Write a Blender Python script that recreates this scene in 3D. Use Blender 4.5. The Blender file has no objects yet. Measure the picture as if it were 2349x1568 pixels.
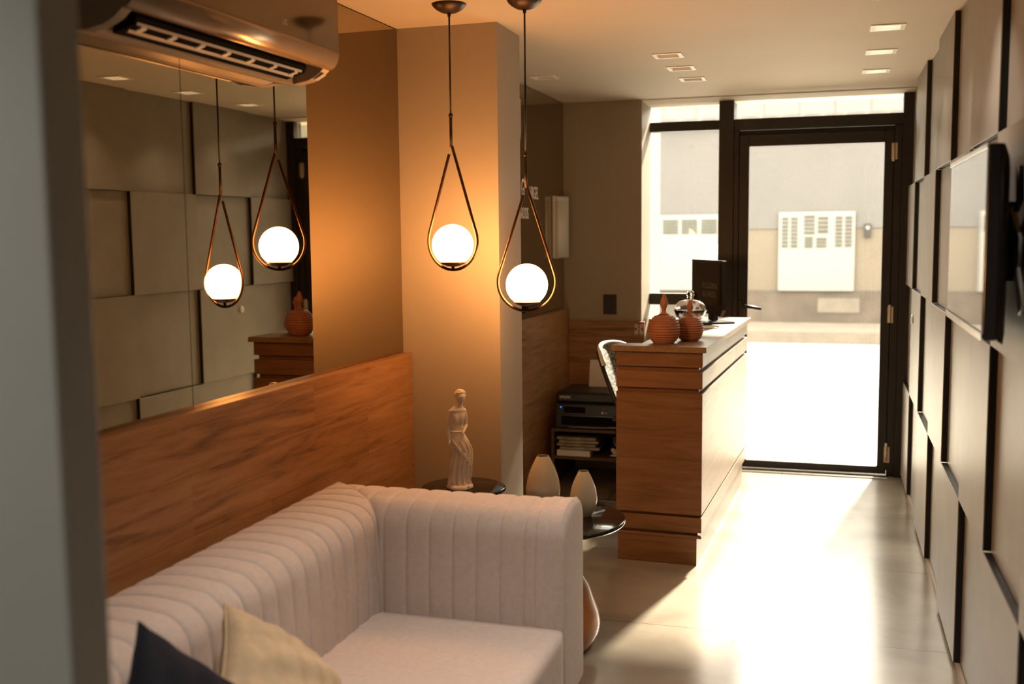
import bpy, bmesh, math, random
from mathutils import Vector, Matrix
random.seed(7)
S = bpy.context.scene
C = S.collection
PI = math.pi

# ------------------------------------------------------------------ camera, world, sun, exposure
def setup_camera():
    yaw, pitch, roll, F = -.294694712, -.101538343, -.0100148691, 2418.36
    f = Vector((math.sin(yaw)*math.cos(pitch), math.cos(yaw)*math.cos(pitch), math.sin(pitch)))
    r0 = Vector((math.cos(yaw), -math.sin(yaw), 0)); u0 = r0.cross(f)
    r = math.cos(roll)*r0 + math.sin(roll)*u0
    u = -math.sin(roll)*r0 + math.cos(roll)*u0
    cd = bpy.data.cameras.new('camera'); co = bpy.data.objects.new('camera', cd); C.objects.link(co)
    m = Matrix((r, u, -f)).transposed().to_4x4(); m.translation = Vector((0, 0, 1.55))
    co.matrix_world = m
    cd.sensor_width = 36; cd.lens = 36*F/2349
    cd.clip_start = .05; cd.clip_end = 200
    cd.dof.use_dof = True; cd.dof.focus_distance = 4.4; cd.dof.aperture_fstop = 2.2
    S.camera = co
setup_camera()
W = bpy.data.worlds.new('world'); S.world = W; W.use_nodes = True
bg = W.node_tree.nodes['Background']
bg.inputs[0].default_value = (1.0, .925, .785, 1); bg.inputs[1].default_value = 13
sl = bpy.data.lights.new('sun', 'SUN'); sl.energy = 25; sl.angle = math.radians(3.5); sl.color = (1, .87, .68)
so = bpy.data.objects.new('sun', sl); C.objects.link(so); so.location = (3, 20, 14)
so.rotation_euler = Vector((-.20, -.97, -.64)).to_track_quat('-Z', 'Y').to_euler()
S.view_settings.view_transform = 'Standard'; S.view_settings.look = 'None'
S.view_settings.gamma = 1; S.view_settings.use_curve_mapping = False
S.view_settings.exposure = 0.2

# ------------------------------------------------------------------ materials
def mat(name, col, rough=.5, metal=0, var=.08, scale=8, bump=0, bscale=None, spec=.5, coat=0, stretch=None, emis=None, es=0, trans=0, ior=1.45):
    m = bpy.data.materials.new(name); m.use_nodes = True
    nt = m.node_tree; N = nt.nodes; L = nt.links; b = N['Principled BSDF']
    b.inputs['Roughness'].default_value = rough; b.inputs['Metallic'].default_value = metal
    b.inputs['Specular IOR Level'].default_value = spec; b.inputs['Coat Weight'].default_value = coat
    b.inputs['Transmission Weight'].default_value = trans; b.inputs['IOR'].default_value = ior
    tc = N.new('ShaderNodeTexCoord'); mp = N.new('ShaderNodeMapping')
    if stretch: mp.inputs['Scale'].default_value = stretch
    L.new(tc.outputs['Object'], mp.inputs[0])
    n = N.new('ShaderNodeTexNoise'); n.inputs['Scale'].default_value = scale; n.inputs['Detail'].default_value = 5
    L.new(mp.outputs[0], n.inputs['Vector'])
    r = N.new('ShaderNodeValToRGB')
    r.color_ramp.elements[0].position = .3; r.color_ramp.elements[1].position = .7
    r.color_ramp.elements[0].color = (*[c*(1-var) for c in col], 1)
    r.color_ramp.elements[1].color = (*[min(1, c*(1+var)) for c in col], 1)
    L.new(n.outputs['Fac'], r.inputs[0]); L.new(r.outputs[0], b.inputs['Base Color'])
    if bump:
        bn = N.new('ShaderNodeTexNoise'); bn.inputs['Scale'].default_value = bscale or scale*6; bn.inputs['Detail'].default_value = 3
        L.new(mp.outputs[0], bn.inputs['Vector'])
        bp = N.new('ShaderNodeBump'); bp.inputs['Strength'].default_value = bump; bp.inputs['Distance'].default_value = .002
        L.new(bn.outputs['Fac'], bp.inputs['Height']); L.new(bp.outputs[0], b.inputs['Normal'])
    if emis:
        b.inputs['Emission Color'].default_value = (*emis, 1); b.inputs['Emission Strength'].default_value = es
    return m

def wood(name, axis, planks, c0=(.12, .045, .014), c1=(.31, .14, .052), c2=(.42, .22, .095), rough=.38):
    """grain runs along local `axis` ('x' or 'y'); planks = plank height along z"""
    m = bpy.data.materials.new(name); m.use_nodes = True
    nt = m.node_tree; N = nt.nodes; L = nt.links; b = N['Principled BSDF']
    tc = N.new('ShaderNodeTexCoord'); sp = N.new('ShaderNodeSeparateXYZ'); L.new(tc.outputs['Object'], sp.inputs[0])
    along = sp.outputs['X' if axis == 'x' else 'Y']; across = sp.outputs['Y' if axis == 'x' else 'X']
    def M(op, a, bb=None, cc=None):
        n = N.new('ShaderNodeMath'); n.operation = op
        for i, v in enumerate((a, bb, cc)):
            if v is None: continue
            if isinstance(v, (int, float)): n.inputs[i].default_value = v
            else: L.new(v, n.inputs[i])
        return n.outputs[0]
    zr = M('DIVIDE', sp.outputs['Z'], planks); row = M('FLOOR', zr)
    col = M('FLOOR', M('ADD', M('DIVIDE', along, 1.15), M('MULTIPLY', row, .37)))
    pid = M('ADD', M('MULTIPLY', row, 3.17), M('MULTIPLY', col, 7.31))
    cmb = N.new('ShaderNodeCombineXYZ')
    L.new(M('ADD', M('MULTIPLY', along, 1.0), pid), cmb.inputs[0])
    L.new(M('MULTIPLY', across, 9.0), cmb.inputs[1]); L.new(M('MULTIPLY', sp.outputs['Z'], 11.0), cmb.inputs[2])
    n1 = N.new('ShaderNodeTexNoise'); n1.inputs['Scale'].default_value = 1.9; n1.inputs['Detail'].default_value = 7
    n1.inputs['Distortion'].default_value = 1.3; n1.inputs['Roughness'].default_value = .6
    L.new(cmb.outputs[0], n1.inputs['Vector'])
    n2 = N.new('ShaderNodeTexNoise'); n2.inputs['Scale'].default_value = 14; n2.inputs['Detail'].default_value = 3
    L.new(cmb.outputs[0], n2.inputs['Vector'])
    wn = N.new('ShaderNodeTexWhiteNoise'); wn.noise_dimensions = '1D'; L.new(pid, wn.inputs['W'])
    f = M('ADD', M('MULTIPLY', n1.outputs['Fac'], .95), M('MULTIPLY', n2.outputs['Fac'], .16))
    f = M('ADD', f, M('MULTIPLY', M('SUBTRACT', wn.outputs['Value'], .5), .16))
    r = N.new('ShaderNodeValToRGB'); e = r.color_ramp.elements
    e[0].position = .30; e[0].color = (*c0, 1); e[1].position = .75; e[1].color = (*c2, 1)
    k = e.new(.5); k.color = (*c1, 1)
    L.new(f, r.inputs[0])
    fr = M('FRACT', zr); seam = M('MAXIMUM', M('LESS_THAN', fr, .012), M('GREATER_THAN', fr, .988))
    mx = N.new('ShaderNodeMixRGB'); mx.inputs[2].default_value = (*[c*.8 for c in c0], 1)
    L.new(M('MULTIPLY', seam, .35), mx.inputs[0]); L.new(r.outputs[0], mx.inputs[1])
    L.new(mx.outputs[0], b.inputs['Base Color'])
    b.inputs['Roughness'].default_value = rough; b.inputs['Specular IOR Level'].default_value = .4
    bp = N.new('ShaderNodeBump'); bp.inputs['Strength'].default_value = .12; bp.inputs['Distance'].default_value = .001
    L.new(n2.outputs['Fac'], bp.inputs['Height']); L.new(bp.outputs[0], b.inputs['Normal'])
    return m

def thin_glass(name, tint=(1, 1, 1), haze=.0, hcol=(.8, .8, .75)):
    m = bpy.data.materials.new(name); m.use_nodes = True
    nt = m.node_tree; N = nt.nodes; L = nt.links
    out = N['Material Output']; N.remove(N['Principled BSDF'])
    t = N.new('ShaderNodeBsdfTransparent'); t.inputs[0].default_value = (*tint, 1)
    g = N.new('ShaderNodeBsdfGlossy'); g.inputs['Roughness'].default_value = .01
    d = N.new('ShaderNodeBsdfTranslucent'); d.inputs[0].default_value = (*hcol, 1)
    fz = N.new('ShaderNodeFresnel'); fz.inputs['IOR'].default_value = 1.45
    tc = N.new('ShaderNodeTexCoord'); n = N.new('ShaderNodeTexNoise'); n.inputs['Scale'].default_value = 3
    L.new(tc.outputs['Object'], n.inputs['Vector'])
    mu = N.new('ShaderNodeMath'); mu.operation = 'MULTIPLY'; mu.inputs[1].default_value = haze*2; L.new(n.outputs['Fac'], mu.inputs[0])
    m1 = N.new('ShaderNodeMixShader'); L.new(mu.outputs[0], m1.inputs[0]); L.new(t.outputs[0], m1.inputs[1]); L.new(d.outputs[0], m1.inputs[2])
    m2 = N.new('ShaderNodeMixShader'); L.new(fz.outputs[0], m2.inputs[0]); L.new(m1.outputs[0], m2.inputs[1]); L.new(g.outputs[0], m2.inputs[2])
    L.new(m2.outputs[0], out.inputs[0])
    return m

def floor_mat():
    m = bpy.data.materials.new('polished_cement_tile'); m.use_nodes = True
    nt = m.node_tree; N = nt.nodes; L = nt.links; b = N['Principled BSDF']
    tc = N.new('ShaderNodeTexCoord')
    n = N.new('ShaderNodeTexNoise'); n.inputs['Scale'].default_value = 2.2; n.inputs['Detail'].default_value = 8; n.inputs['Distortion'].default_value = .4
    L.new(tc.outputs['Object'], n.inputs['Vector'])
    r = N.new('ShaderNodeValToRGB'); e = r.color_ramp.elements
    e[0].position = .32; e[0].color = (.20, .17, .13, 1); e[1].position = .68; e[1].color = (.33, .29, .225, 1)
    L.new(n.outputs['Fac'], r.inputs[0])
    sp = N.new('ShaderNodeSeparateXYZ'); L.new(tc.outputs['Object'], sp.inputs[0])
    def M(op, a, bb=None):
        q = N.new('ShaderNodeMath'); q.operation = op
        for i, v in enumerate((a, bb)):
            if v is None: continue
            if isinstance(v, (int, float)): q.inputs[i].default_value = v
            else: L.new(v, q.inputs[i])
        return q.outputs[0]
    def joint(ch, off):
        fr = M('FRACT', M('DIVIDE', M('SUBTRACT', sp.outputs[ch], off), .95))
        return M('MAXIMUM', M('LESS_THAN', fr, .0016), M('GREATER_THAN', fr, .9984))
    j = M('MAXIMUM', joint('X', -.28-9.5), joint('Y', 4.05-9.5))
    mx = N.new('ShaderNodeMixRGB'); mx.inputs[2].default_value = (.05, .038, .025, 1)
    L.new(j, mx.inputs[0]); L.new(r.outputs[0], mx.inputs[1]); L.new(mx.outputs[0], b.inputs['Base Color'])
    rr = N.new('ShaderNodeMapRange'); rr.inputs[3].default_value = .17; rr.inputs[4].default_value = .27
    L.new(n.outputs['Fac'], rr.inputs[0]); L.new(rr.outputs[0], b.inputs['Roughness'])
    b.inputs['Specular IOR Level'].default_value = .5; b.inputs['IOR'].default_value = 2.15
    return m

def spotted_mesh_fabric():
    m = mat('perforated_chair_mesh', (.5, .47, .4), .7)
    nt = m.node_tree; N = nt.nodes; L = nt.links; b = N['Principled BSDF']
    tc = N.new('ShaderNodeTexCoord'); v = N.new('ShaderNodeTexVoronoi'); v.inputs['Scale'].default_value = 85
    L.new(tc.outputs['Object'], v.inputs['Vector'])
    r = N.new('ShaderNodeValToRGB'); r.color_ramp.interpolation = 'CONSTANT'; e = r.color_ramp.elements
    e[0].position = 0; e[0].color = (.75, .7, .6, 1); e[1].position = .36; e[1].color = (.12, .11, .09, 1)
    L.new(v.outputs['Distance'], r.inputs[0]); L.new(r.outputs[0], b.inputs['Base Color'])
    return m

MT = dict(
    paint=mat('taupe_wall_paint', (.37, .31, .24), .55, var=.03, scale=3, bump=.08, bscale=180),
    fgpaint=mat('grey_wall_paint', (.30, .29, .255), .6, var=.04, scale=3, bump=.1, bscale=200),
    ceil=mat('cream_ceiling_paint', (.66, .56, .43), .7, var=.02, scale=2),
    floor=floor_mat(),
    panel=mat('taupe_stone_panel', (.26, .228, .188), .42, var=.10, scale=5, bump=.1, bscale=60),
    wood_y=wood('plank_wood_along_wall', 'y', .176),
    wood_x=wood('plank_wood_across', 'x', .176),
    desk=wood('desk_laminate', 'x', .5, (.11, .045, .015), (.18, .080, .029), (.23, .110, .046), .42),
    desk_daylit=wood('desk_laminate_daylit', 'y', 5, (.14, .076, .033), (.20, .115, .054), (.255, .156, .080), .42),  # same laminate as the desk, lightened to carry the daylight on these faces
    mirror=mat('bronze_mirror', (.42, .345, .24), .015, 1, var=.01, scale=1),
    black_al=mat('black_aluminium', (.022, .018, .015), .38, .0, var=.1),
    bronze=mat('bronze_metal', (.12, .055, .028), .36, .85, var=.1),
    bronze_dark=mat('dark_bronze_metal', (.07, .045, .03), .42, .8, var=.1),
    cloth=mat('sofa_fabric', (.59, .52, .475), .9, var=.05, scale=60, bump=.25, bscale=900, spec=.2),
    navy=mat('navy_cushion_fabric', (.016, .019, .028), .9, var=.15, scale=40, bump=.3, bscale=700, spec=.2),
    beige=mat('beige_cushion_fabric', (.52, .41, .27), .9, var=.08, scale=40, bump=.3, bscale=700, spec=.2),
    plaster=mat('white_plaster', (.72, .63, .54), .6, var=.05, scale=30),
    ceramic=mat('cream_glazed_ceramic', (.52, .455, .33), .12, var=.04, scale=10, coat=.6),
    terracotta=mat('terracotta_clay', (.36, .150, .085), .6, var=.12, scale=25, bump=.1),
    blackgloss=mat('black_glass_top', (.010, .008, .006), .09, var=.1, spec=.3),
    brownwood=mat('turned_wood', (.30, .105, .028), .28, var=.3, scale=6, stretch=(1, 1, .3), coat=.3),
    white=mat('white_plastic', (.72, .68, .6), .4, var=.03),
    whitemetal=mat('white_lacquered_metal', (.92, .88, .80), .4, var=.02),
    black=mat('black_plastic', (.012, .012, .012), .4, var=.15),
    blacksat=mat('black_satin_plastic', (.02, .02, .022), .28, var=.1),
    screen=mat('glossy_dark_screen', (.02, .018, .017), .06, var=.1, coat=.7),
    acfront=mat('smoked_mirror_front', (.155, .122, .083), .09, .9, var=.02, scale=2),
    acbody=mat('ac_champagne_plastic', (.46, .36, .26), .33, .1, var=.03),
    aclip=mat('champagne_lip', (.50, .36, .24), .27, .75, var=.02),
    acside=mat('ac_grey_side', (.17, .16, .145), .45, var=.04),
    chrome=mat('satin_chrome', (.75, .72, .68), .22, 1, var=.03),
    brass=mat('brass_metal', (.70, .56, .42), .4, .7, var=.05),
    paper=mat('white_paper', (.78, .74, .70), .8, var=.02),
    darkwood=wood('cabinet_dark_wood', 'x', .5, (.05, .02, .008), (.09, .04, .016), (.13, .06, .025), .5),
    meshf=spotted_mesh_fabric(),
    frame_white=mat('chair_white_frame', (.7, .66, .58), .5, var=.03),
    crystal=mat('cut_crystal', (1, .99, .97), .02, trans=1, ior=1.32, bump=1.0, bscale=55, var=0),
    pink=mat('pink_sweets', (.55, .27, .24), .5, var=.3, scale=40),
    glass=thin_glass('door_glass', (.97, .97, .95), .004),
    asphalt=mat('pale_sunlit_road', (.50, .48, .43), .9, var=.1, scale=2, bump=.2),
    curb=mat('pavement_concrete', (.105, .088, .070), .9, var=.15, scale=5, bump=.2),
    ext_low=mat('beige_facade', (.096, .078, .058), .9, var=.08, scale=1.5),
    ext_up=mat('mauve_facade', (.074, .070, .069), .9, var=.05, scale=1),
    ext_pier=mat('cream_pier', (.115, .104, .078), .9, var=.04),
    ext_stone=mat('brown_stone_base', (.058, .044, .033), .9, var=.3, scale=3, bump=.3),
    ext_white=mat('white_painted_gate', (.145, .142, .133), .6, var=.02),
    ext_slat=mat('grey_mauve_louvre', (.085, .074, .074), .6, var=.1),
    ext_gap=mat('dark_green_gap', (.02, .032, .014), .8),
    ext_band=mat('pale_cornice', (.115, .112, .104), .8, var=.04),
    red=mat('red_button', (.5, .06, .02), .4), blue=mat('blue_light', (.02, .05, .8), .4, emis=(.03, .15, 1), es=1.5),
    yellow=mat('yellow_connector', (.75, .42, .03), .4), cable=mat('grey_cable', (.3, .31, .3), .35),
    letter=mat('white_raised_letter', (.85, .80, .70), .4, var=.02),
    scrtext=mat('grey_screen_text', (.22, .20, .17), .5), plastic_clear=mat('crinkled_plastic_sleeve', (.28, .25, .17), .25, var=.35, scale=25, bump=.8, bscale=40),
    outlet=mat('dark_outlet_cavity', (.008, .007, .006), .8, spec=.05),
)
def emitter(name, col, st):
    m = bpy.data.materials.new(name); m.use_nodes = True; nt = m.node_tree
    b = nt.nodes['Principled BSDF']; b.inputs['Base Color'].default_value = (.9, .85, .75, 1)
    b.inputs['Emission Color'].default_value = (*col, 1); b.inputs['Emission Strength'].default_value = st
    return m
MT['globe'] = emitter('glowing_opal_glass', (1, .44, .135), 55)
MT['lamp_on'] = emitter('lit_lamp_disc', (1, .9, .75), 9)
MT['lamp_off'] = mat('dim_lamp_disc', (.45, .38, .33), .4)

# ------------------------------------------------------------------ mesh helpers
class MB:
    def __init__(s, o=(0, 0, 0)): s.bm = bmesh.new(); s.o = Vector(o)
    def v(s, p): return s.bm.verts.new(Vector(p)-s.o)
    def f(s, vs, sm=False):
        try:
            fc = s.bm.faces.new(vs); fc.smooth = sm; return fc
        except ValueError: return None
    def box(s, x0, x1, y0, y1, z0, z1, bev=0, seg=2):
        vs = [s.v((x, y, z)) for x in (x0, x1) for y in (y0, y1) for z in (z0, z1)]
        fs = [s.f([vs[i] for i in q]) for q in ((0, 1, 3, 2), (4, 6, 7, 5), (0, 4, 5, 1), (2, 3, 7, 6), (0, 2, 6, 4), (1, 5, 7, 3))]
        if bev:
            es = {e for q in fs for e in q.edges}
            bmesh.ops.bevel(s.bm, geom=list(es), offset=bev, segments=seg, affect='EDGES', profile=.5)
        return s
    def prism(s, pts, axis, a, b, sm=False):
        """pts 2D outline in the two other axes, extruded along axis from a to b"""
        def P(p, t):
            return {'x': (t, p[0], p[1]), 'y': (p[0], t, p[1]), 'z': (p[0], p[1], t)}[axis]
        A = [s.v(P(p, a)) for p in pts]; B = [s.v(P(p, b)) for p in pts]
        n = len(pts)
        s.f(A[::-1]); s.f(B)
        for i in range(n): s.f([A[i], A[(i+1) % n], B[(i+1) % n], B[i]], sm)
        return s
    def lathe(s, prof, c=(0, 0, 0), seg=40, sm=True, fn=None):
        """prof list of (r,z); closes on the axis when r==0"""
        rows = []
        for r, z in prof:
            if r < 1e-6: rows.append([s.v((c[0], c[1], c[2]+z))]); continue
            row = []
            for i in range(seg):
                a = 2*PI*i/seg; rr = r*(fn(a, z) if fn else 1)
                row.append(s.v((c[0]+rr*math.cos(a), c[1]+rr*math.sin(a), c[2]+z)))
            rows.append(row)
        for A, B in zip(rows, rows[1:]):
            for i in range(seg):
                j = (i+1) % seg
                if len(A) == 1 and len(B) == 1: break
                if len(A) == 1: s.f([A[0], B[j], B[i]], sm)
                elif len(B) == 1: s.f([A[i], A[j], B[0]], sm)
                else: s.f([A[i], A[j], B[j], B[i]], sm)
        return s
    def tube(s, pts, r, seg=10, closed=False, cap=True):
        pts = [Vector(p) for p in pts]; n = len(pts); rings = []
        R = r if isinstance(r, (list, tuple)) else [r]*n
        up = Vector((0, 0, 1)); prev = None
        for i, p in enumerate(pts):
            if closed: t = pts[(i+1) % n]-pts[i-1]
            else: t = pts[min(i+1, n-1)]-pts[max(i-1, 0)]
            t.normalize()
            if prev is None:
                a = t.cross(up)
                if a.length < .1: a = t.cross(Vector((1, 0, 0)))
            else: a = prev - t*prev.dot(t)
            a.normalize(); prev = a.copy(); b = t.cross(a)
            rings.append([s.v(p+a*R[i]*math.cos(2*PI*k/seg)+b*R[i]*math.sin(2*PI*k/seg)) for k in range(seg)])
        m = n if closed else n-1
        for i in range(m):
            A, B = rings[i], rings[(i+1) % n]
            for k in range(seg): s.f([A[k], A[(k+1) % seg], B[(k+1) % seg], B[k]], True)
        if cap and not closed: s.f(rings[0][::-1]); s.f(rings[-1])
        return s
    def cyl(s, p0, p1, r, seg=20): return s.tube([p0, p1], r, seg)
    def ball(s, c, r, su=20, sv=12, sc=(1, 1, 1)):
        rows = []
        for j in range(sv+1):
            t = PI*j/sv
            if j in (0, sv): rows.append([s.v((c[0], c[1], c[2]+r*sc[2]*math.cos(t)))]); continue
            rows.append([s.v((c[0]+r*sc[0]*math.sin(t)*math.cos(2*PI*i/su), c[1]+r*sc[1]*math.sin(t)*math.sin(2*PI*i/su), c[2]+r*sc[2]*math.cos(t))) for i in range(su)])
        for A, B in zip(rows, rows[1:]):
            for i in range(su):
                j = (i+1) % su
                if len(A) == 1: s.f([A[0], B[i], B[j]], True)
                elif len(B) == 1: s.f([A[i], B[0], A[j]], True)
                else: s.f([A[i], B[i], B[j], A[j]], True)
        return s
    def grid(s, rows, closed=False):
        """rows: list of lists of points"""
        V = [[s.v(p) for p in r] for r in rows]
        for A, B in zip(V, V[1:]):
            n = len(A)
            for i in range(n if closed else n-1): s.f([A[i], A[(i+1) % n], B[(i+1) % n], B[i]], True)
        return V
    def build(s, name, m, parent=None, mods=None, weld=False):
        if weld: bmesh.ops.remove_doubles(s.bm, verts=s.bm.verts, dist=1e-5)
        bmesh.ops.recalc_face_normals(s.bm, faces=s.bm.faces)
        me = bpy.data.meshes.new(name); s.bm.to_mesh(me); s.bm.free()
        o = bpy.data.objects.new(name, me); C.objects.link(o)
        if m: me.materials.append(MT[m] if isinstance(m, str) else m)
        if parent: o.parent = parent
        return o

def tag(o, label=None, cat=None, group=None, kind=None):
    if label: o['label'] = label
    if cat: o['category'] = cat
    if group: o['group'] = group
    if kind: o['kind'] = kind
    return o
def thing(name, label, cat, loc=(0, 0, 0), rz=0, group=None):
    o = bpy.data.objects.new(name, None); C.objects.link(o)
    o.empty_display_size = .05
    o.location = loc; o.rotation_euler = (0, 0, rz)
    return tag(o, label, cat, group)
def struct(o): o['kind'] = 'structure'; return o
def copy_tree(o, parent=None):
    c = o.copy(); C.objects.link(c)
    if parent: c.parent = parent
    for ch in [k for k in C.objects if k.parent == o]: copy_tree(ch, c)
    return c
def text_mesh(name, txt, size, m, parent, M, depth=.002, sx=1.0, space=1.0):
    cu = bpy.data.curves.new(name, 'FONT'); cu.body = txt; cu.size = size; cu.extrude = depth
    cu.align_x = 'CENTER'; cu.align_y = 'CENTER'; cu.space_character = space
    t = bpy.data.objects.new('tmp', cu); C.objects.link(t)
    dg = bpy.context.evaluated_depsgraph_get(); dg.update()
    me = bpy.data.meshes.new_from_object(t.evaluated_get(dg))
    bpy.data.objects.remove(t)
    me.transform(Matrix.Diagonal((sx, 1, 1, 1))); me.transform(M)
    me.materials.clear(); me.materials.append(MT[m])
    o = bpy.data.objects.new(name, me); C.objects.link(o); o.parent = parent
    return o
def basis(xd, yd, loc):
    xd = Vector(xd).normalized(); yd = Vector(yd).normalized(); zd = xd.cross(yd)
    M = Matrix((xd, yd, zd)).transposed().to_4x4(); M.translation = Vector(loc); return M

# ------------------------------------------------------------------ large structure
H = 2.40; XL = -1.74; XR = .463; XF = .44
YB = 6.81; YW = 6.97
struct(MB().box(-2.2, .6, -2.2, 7.2, -.1, 0).build('floor', 'floor'))
# ceiling with square holes for the recessed lights
LIGHTS = [(.205, 4.80, 1), (.205, 5.43, 1), (.205, 6.07, 1), (.205, 4.15, 1), (.205, 3.3, 1), (.0, 2.2, 1), (-.75, 2.55, 1), (-.75, 1.75, 1), (-1.25, .3, 2), (-.2, -.5, 2),
          (-.775, 5.19, 0), (-.768, 5.605, 0), (-.761, 6.02, 0), (-1.52, 5.66, 0)]
def SKEW(o):
    # the sofa wall is about one degree off the opposite wall; pivot at the column
    p = Vector((XL, 4.14, 0)); o.matrix_world = Matrix.Translation(p) @ Matrix.Rotation(math.radians(-1.0), 4, 'Z') @ Matrix.Translation(-p) @ Matrix.Translation(o.location)
    return o
def ceiling():
    hs = .052
    xs = sorted({-2.2, .6} | {v for x, y, k in LIGHTS for v in (round(x-hs, 4), round(x+hs, 4))})
    ys = sorted({-2.2, YB} | {v for x, y, k in LIGHTS for v in (round(y-hs, 4), round(y+hs, 4))})
    b = MB(); V = {}
    for i, x in enumerate(xs):
        for j, y in enumerate(ys): V[i, j] = b.v((x, y, H))
    for i in range(len(xs)-1):
        for j in range(len(ys)-1):
            mx, my = (xs[i]+xs[i+1])/2, (ys[j]+ys[j+1])/2
            if any(abs(mx-x) < hs and abs(my-y) < hs for x, y, k in LIGHTS): continue
            b.f([V[i, j], V[i+1, j], V[i+1, j+1], V[i, j+1]])
    b.box(-2.2, .6, -2.2, YB, H+.12, H+.2)
    struct(b.build('ceiling', 'ceil'))
ceiling()
# soffit over the glazing
struct(MB().prism([(YB+.004, H-.006), (YW, 2.386), (7.2, 2.386), (7.2, 2.6), (YB+.004, 2.6)], 'x', -1.3, .6).build('trim_1', 'ceil'))
struct(SKEW(MB().box(-2.0, XL-.012, 1.0, 4.15, 0, H+.1).build('wall_left', 'paint')))
struct(MB().box(-1.9, -1.308, 4.14, 4.46, 0, H+.05).build('wall_column', 'paint'))
struct(MB().box(-2.0, -1.712, 4.46, 7.06, 0, H+.1).build('wall_alcove', 'paint'))
struct(MB().prism([(-1.712, YB), (-1.183, YB), (-1.183, 7.2), (-1.712, 7.2)], 'z', 0, H+.1).build('wall_back', 'paint'))
struct(MB().box(-2.2, -.812, .953, 1.02, 0, H+.05, .004).build('wall_foreground', 'fgpaint'))
struct(MB().box(-2.2, -2.1, -2.2, .96, 0, H+.1).build('wall_hall', 'fgpaint'))
struct(MB().box(-2.2, .6, -2.3, -2.2, 0, H+.1).build('wall_rear', 'fgpaint'))
struct(MB().box(.4875, .6, -2.2, 7.06, 0, H+.1).build('wall_right', 'paint'))
# panel wall: square stone panels, every other one standing proud
root = thing('panel_cladding', 'chequered cladding of square taupe panels over the right wall', 'wall panel', (XF, 0, 0))
P = .6275
for row in range(4):
    z0, z1 = [(0.02, .611), (.611, 1.219), (1.219, 1.822), (1.822, 2.399)][row]
    base = 3.285 if row % 2 else 2.655
    if row == 0: base = 2.655
    base = {0: 2.655, 1: 3.29, 2: 2.655, 3: 3.285}[row]
    y = base - 8*2*P
    k = 0
    while y < 6.9:
        for proud in (True, False):
            ya, yb = y, y+P
            y = yb
            yb = min(yb, 6.948); ya = max(ya, -2.19)
            if yb <= ya+.02 : continue
            x0 = XF if proud else XR
            if ya < 6.7 and ya > 6.2 and row in (0, 2): pass
            b = MB((XF, 0, 0))
            if proud:
                b.box(x0, x0+.004, ya+.0006, yb-.0006, z0+.0006, z1-.0006, .0012, 1)
                pn = b.build('panel', 'panel', root)
                MB((XF, 0, 0)).box(x0+.0042, .485, ya+.0012, yb-.0012, z0+.0012, z1-.0012).build('spacer', 'black', pn)
                continue
            b.box(x0, .485, ya+.0006, yb-.0006, z0+.0006, z1-.0006, .0015, 1)
            b.build('panel', 'panel', root)
# skirting below the panels
struct(MB().box(.452, .484, -2.2, 6.948, 0, .0195).build('baseboard_right', 'paint'))

# ------------------------------------------------------------------ mirrors and wainscots
def mirror_wall():
    t = thing('wall_mirror', 'large bronze mirror above the wooden panelling beside the sofa', 'mirror', (XL, 3.1, 1.06))
    for a, b_ in ((1.05, 2.627), (2.630, 4.139)):
        MB(t.location).box(XL-.010, XL-.0006, a, b_, 1.0565, 2.395).build('mirror_panel', 'mirror', t)
    SKEW(t)
    t = thing('wall_mirror', 'dark bronze mirror on the alcove wall behind the white lettering', 'mirror', (-1.70, 5.6, 1.06))
    MB(t.location).box(-1.711, -1.701, 4.461, 6.805, 1.0605, 2.395).build('mirror_panel', 'mirror', t)
mirror_wall()
def wains(name, label, o, args, m):
    t = MB(o).box(*args, .0015, 1).build(name, m); t.location = o
    if o[1] < 4: SKEW(t)
    return tag(t, label, 'wall panel')
wains('wainscot', 'reddish-brown wooden wall panelling behind the sofa, below the large mirror', (XL, 3.1, 0), (-1.7405, -1.70, 1.04, 4.137, 0, 1.056), 'wood_y')
wains('wainscot', 'wooden wall panelling on the alcove wall left of the printer cabinet', (-1.7, 5.6, 0), (-1.711, -1.665, 4.461, 6.79, 0, 1.06), 'wood_y')
wains('wainscot', 'low dark wooden panelling across the alcove end below the black switch plate', (-1.4, 6.8, 0), (-1.664, -1.16, 6.775, 6.809, 0, .978), 'wood_x')

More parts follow.
